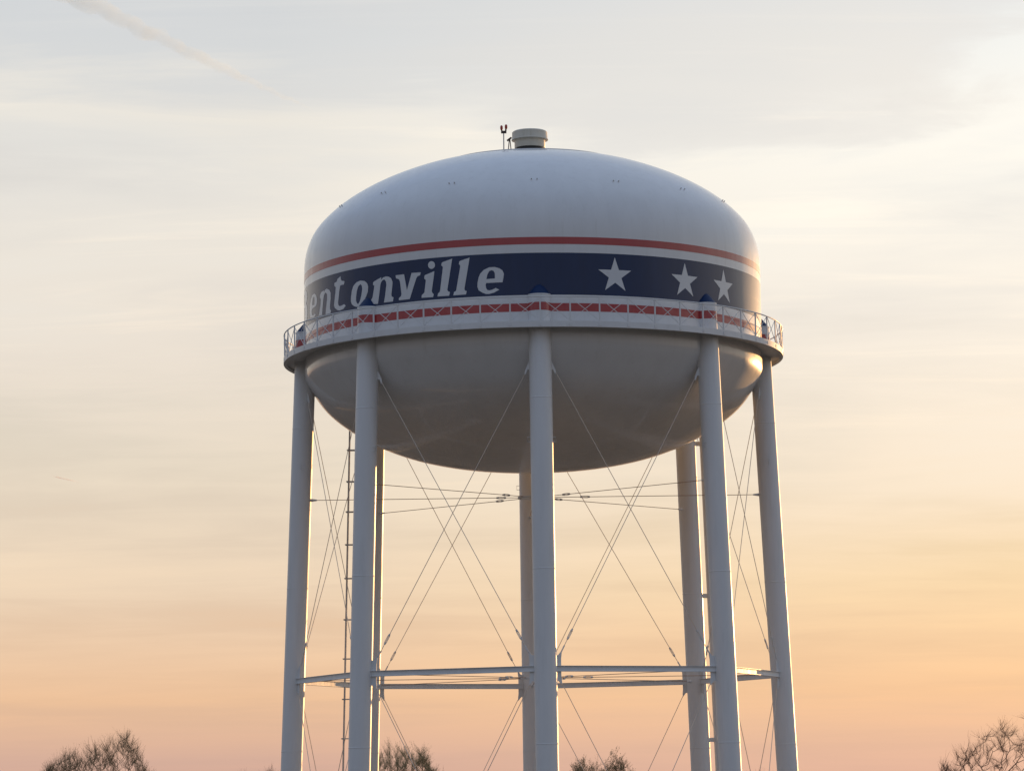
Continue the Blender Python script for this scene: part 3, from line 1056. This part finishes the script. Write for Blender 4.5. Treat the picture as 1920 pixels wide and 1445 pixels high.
# horizontal angle from the sun
hl = math_node('SQRT', math_node('ADD', math_node('MULTIPLY', sep.outputs['X'], sep.outputs['X']), math_node('MULTIPLY', sep.outputs['Y'], sep.outputs['Y'])))
dt = math_node('ADD', math_node('MULTIPLY', sep.outputs['X'], math.sin(SUN_AZ)), math_node('MULTIPLY', sep.outputs['Y'], math.cos(SUN_AZ)))
cosd = math_node('DIVIDE', dt, math_node('MAXIMUM', hl, 0.001))
g = math_node('MULTIPLY', math_node('SUBTRACT', 1.0, cosd), 0.5)
veil = mixc(maprange(g, 0.015, 0.075), RIGHT, LEFT)
veil = mixc(maprange(g, 0.10, 0.72, smooth=True), veil, BACK)

c3 = cloud_noise(3.2, 0.30, 1.5, (4.4, 7.7, 0), 9, .62, 1.4)
bright = maprange(cl, 0.47, 0.60, 0, 1, True)
wisp = math_node('MULTIPLY', maprange(c3, 0.50, 0.72, 0, 1, True), maprange(cl, 0.44, 0.56, 0, 1, True))
darkm = maprange(cl, 0.51, 0.38, 0, 1, True)
fade = maprange(elev, 0.0, 0.10, 0.25, 1.0)
up_ = mixc(math_node('MULTIPLY', math_node('MULTIPLY', bright, 0.9), fade), veil, mixc(1.0, veil, (1.08, 1.045, 1.0, 1), 'MULTIPLY'))
dn_ = mixc(math_node('MULTIPLY', math_node('MULTIPLY', darkm, 0.9), fade), up_, mixc(1.0, up_, (0.90, 0.925, 0.96, 1), 'MULTIPLY'))
dn_ = mixc(math_node('MULTIPLY', wisp, math_node('MULTIPLY', maprange(elev, 0.06, 0.15), 0.85)), dn_, mixc(1.0, dn_, (1.10, 1.075, 1.04, 1), 'MULTIPLY'))
# glow of the low sun behind thin cloud
dot3 = math_node('ADD', math_node('ADD', math_node('MULTIPLY', sep.outputs['X'], sdir.x), math_node('MULTIPLY', sep.outputs['Y'], sdir.y)), math_node('MULTIPLY', sep.outputs['Z'], sdir.z))
glow = math_node('POWER', math_node('MAXIMUM', dot3, 0.0), 900.0)
gl = N.new('ShaderNodeVectorMath'); gl.operation = 'SCALE'
gl.inputs[0].default_value = (3.0, 1.7, 0.6)
L.new(glow, gl.inputs['Scale'])
addn = mixc(1.0, dn_, gl.outputs['Vector'], 'ADD')
# veil is given at display scale; the background strength is 0.1
ten = N.new('ShaderNodeVectorMath'); ten.operation = 'SCALE'
ten.inputs['Scale'].default_value = 10.0
L.new(addn, ten.inputs[0])
final = mixc(0.96, sky.outputs['Color'], ten.outputs['Vector'])
L.new(final, bg.inputs['Color'])

# ------------------------------------------------------------------ camera
cd = bpy.data.cameras.new('camera')
co = bpy.data.objects.new('camera', cd)
COL.objects.link(co)
pit, yaw, roll = 0.12786, -0.006864, -0.01485
fw = Vector((math.sin(yaw) * math.cos(pit), math.cos(yaw) * math.cos(pit), math.sin(pit)))
rt = fw.cross(Vector((0, 0, 1))).normalized(); upv = rt.cross(fw)
c_, s_ = math.cos(roll), math.sin(roll)
r2 = c_ * rt + s_ * upv; u2 = -s_ * rt + c_ * upv
m = Matrix((r2, u2, -fw)).transposed().to_4x4()
m.translation = CAM
co.matrix_world = m
cd.sensor_width = 36.0
cd.sensor_fit = 'HORIZONTAL'
cd.lens = FPX / 1920 * 36.0
cd.clip_start = 0.5
cd.clip_end = 200000.0
scene.camera = co

scene.view_settings.view_transform = 'Standard'
scene.view_settings.look = 'None'
scene.view_settings.exposure = 0
scene.view_settings.gamma = 1
scene.render.film_transparent = False
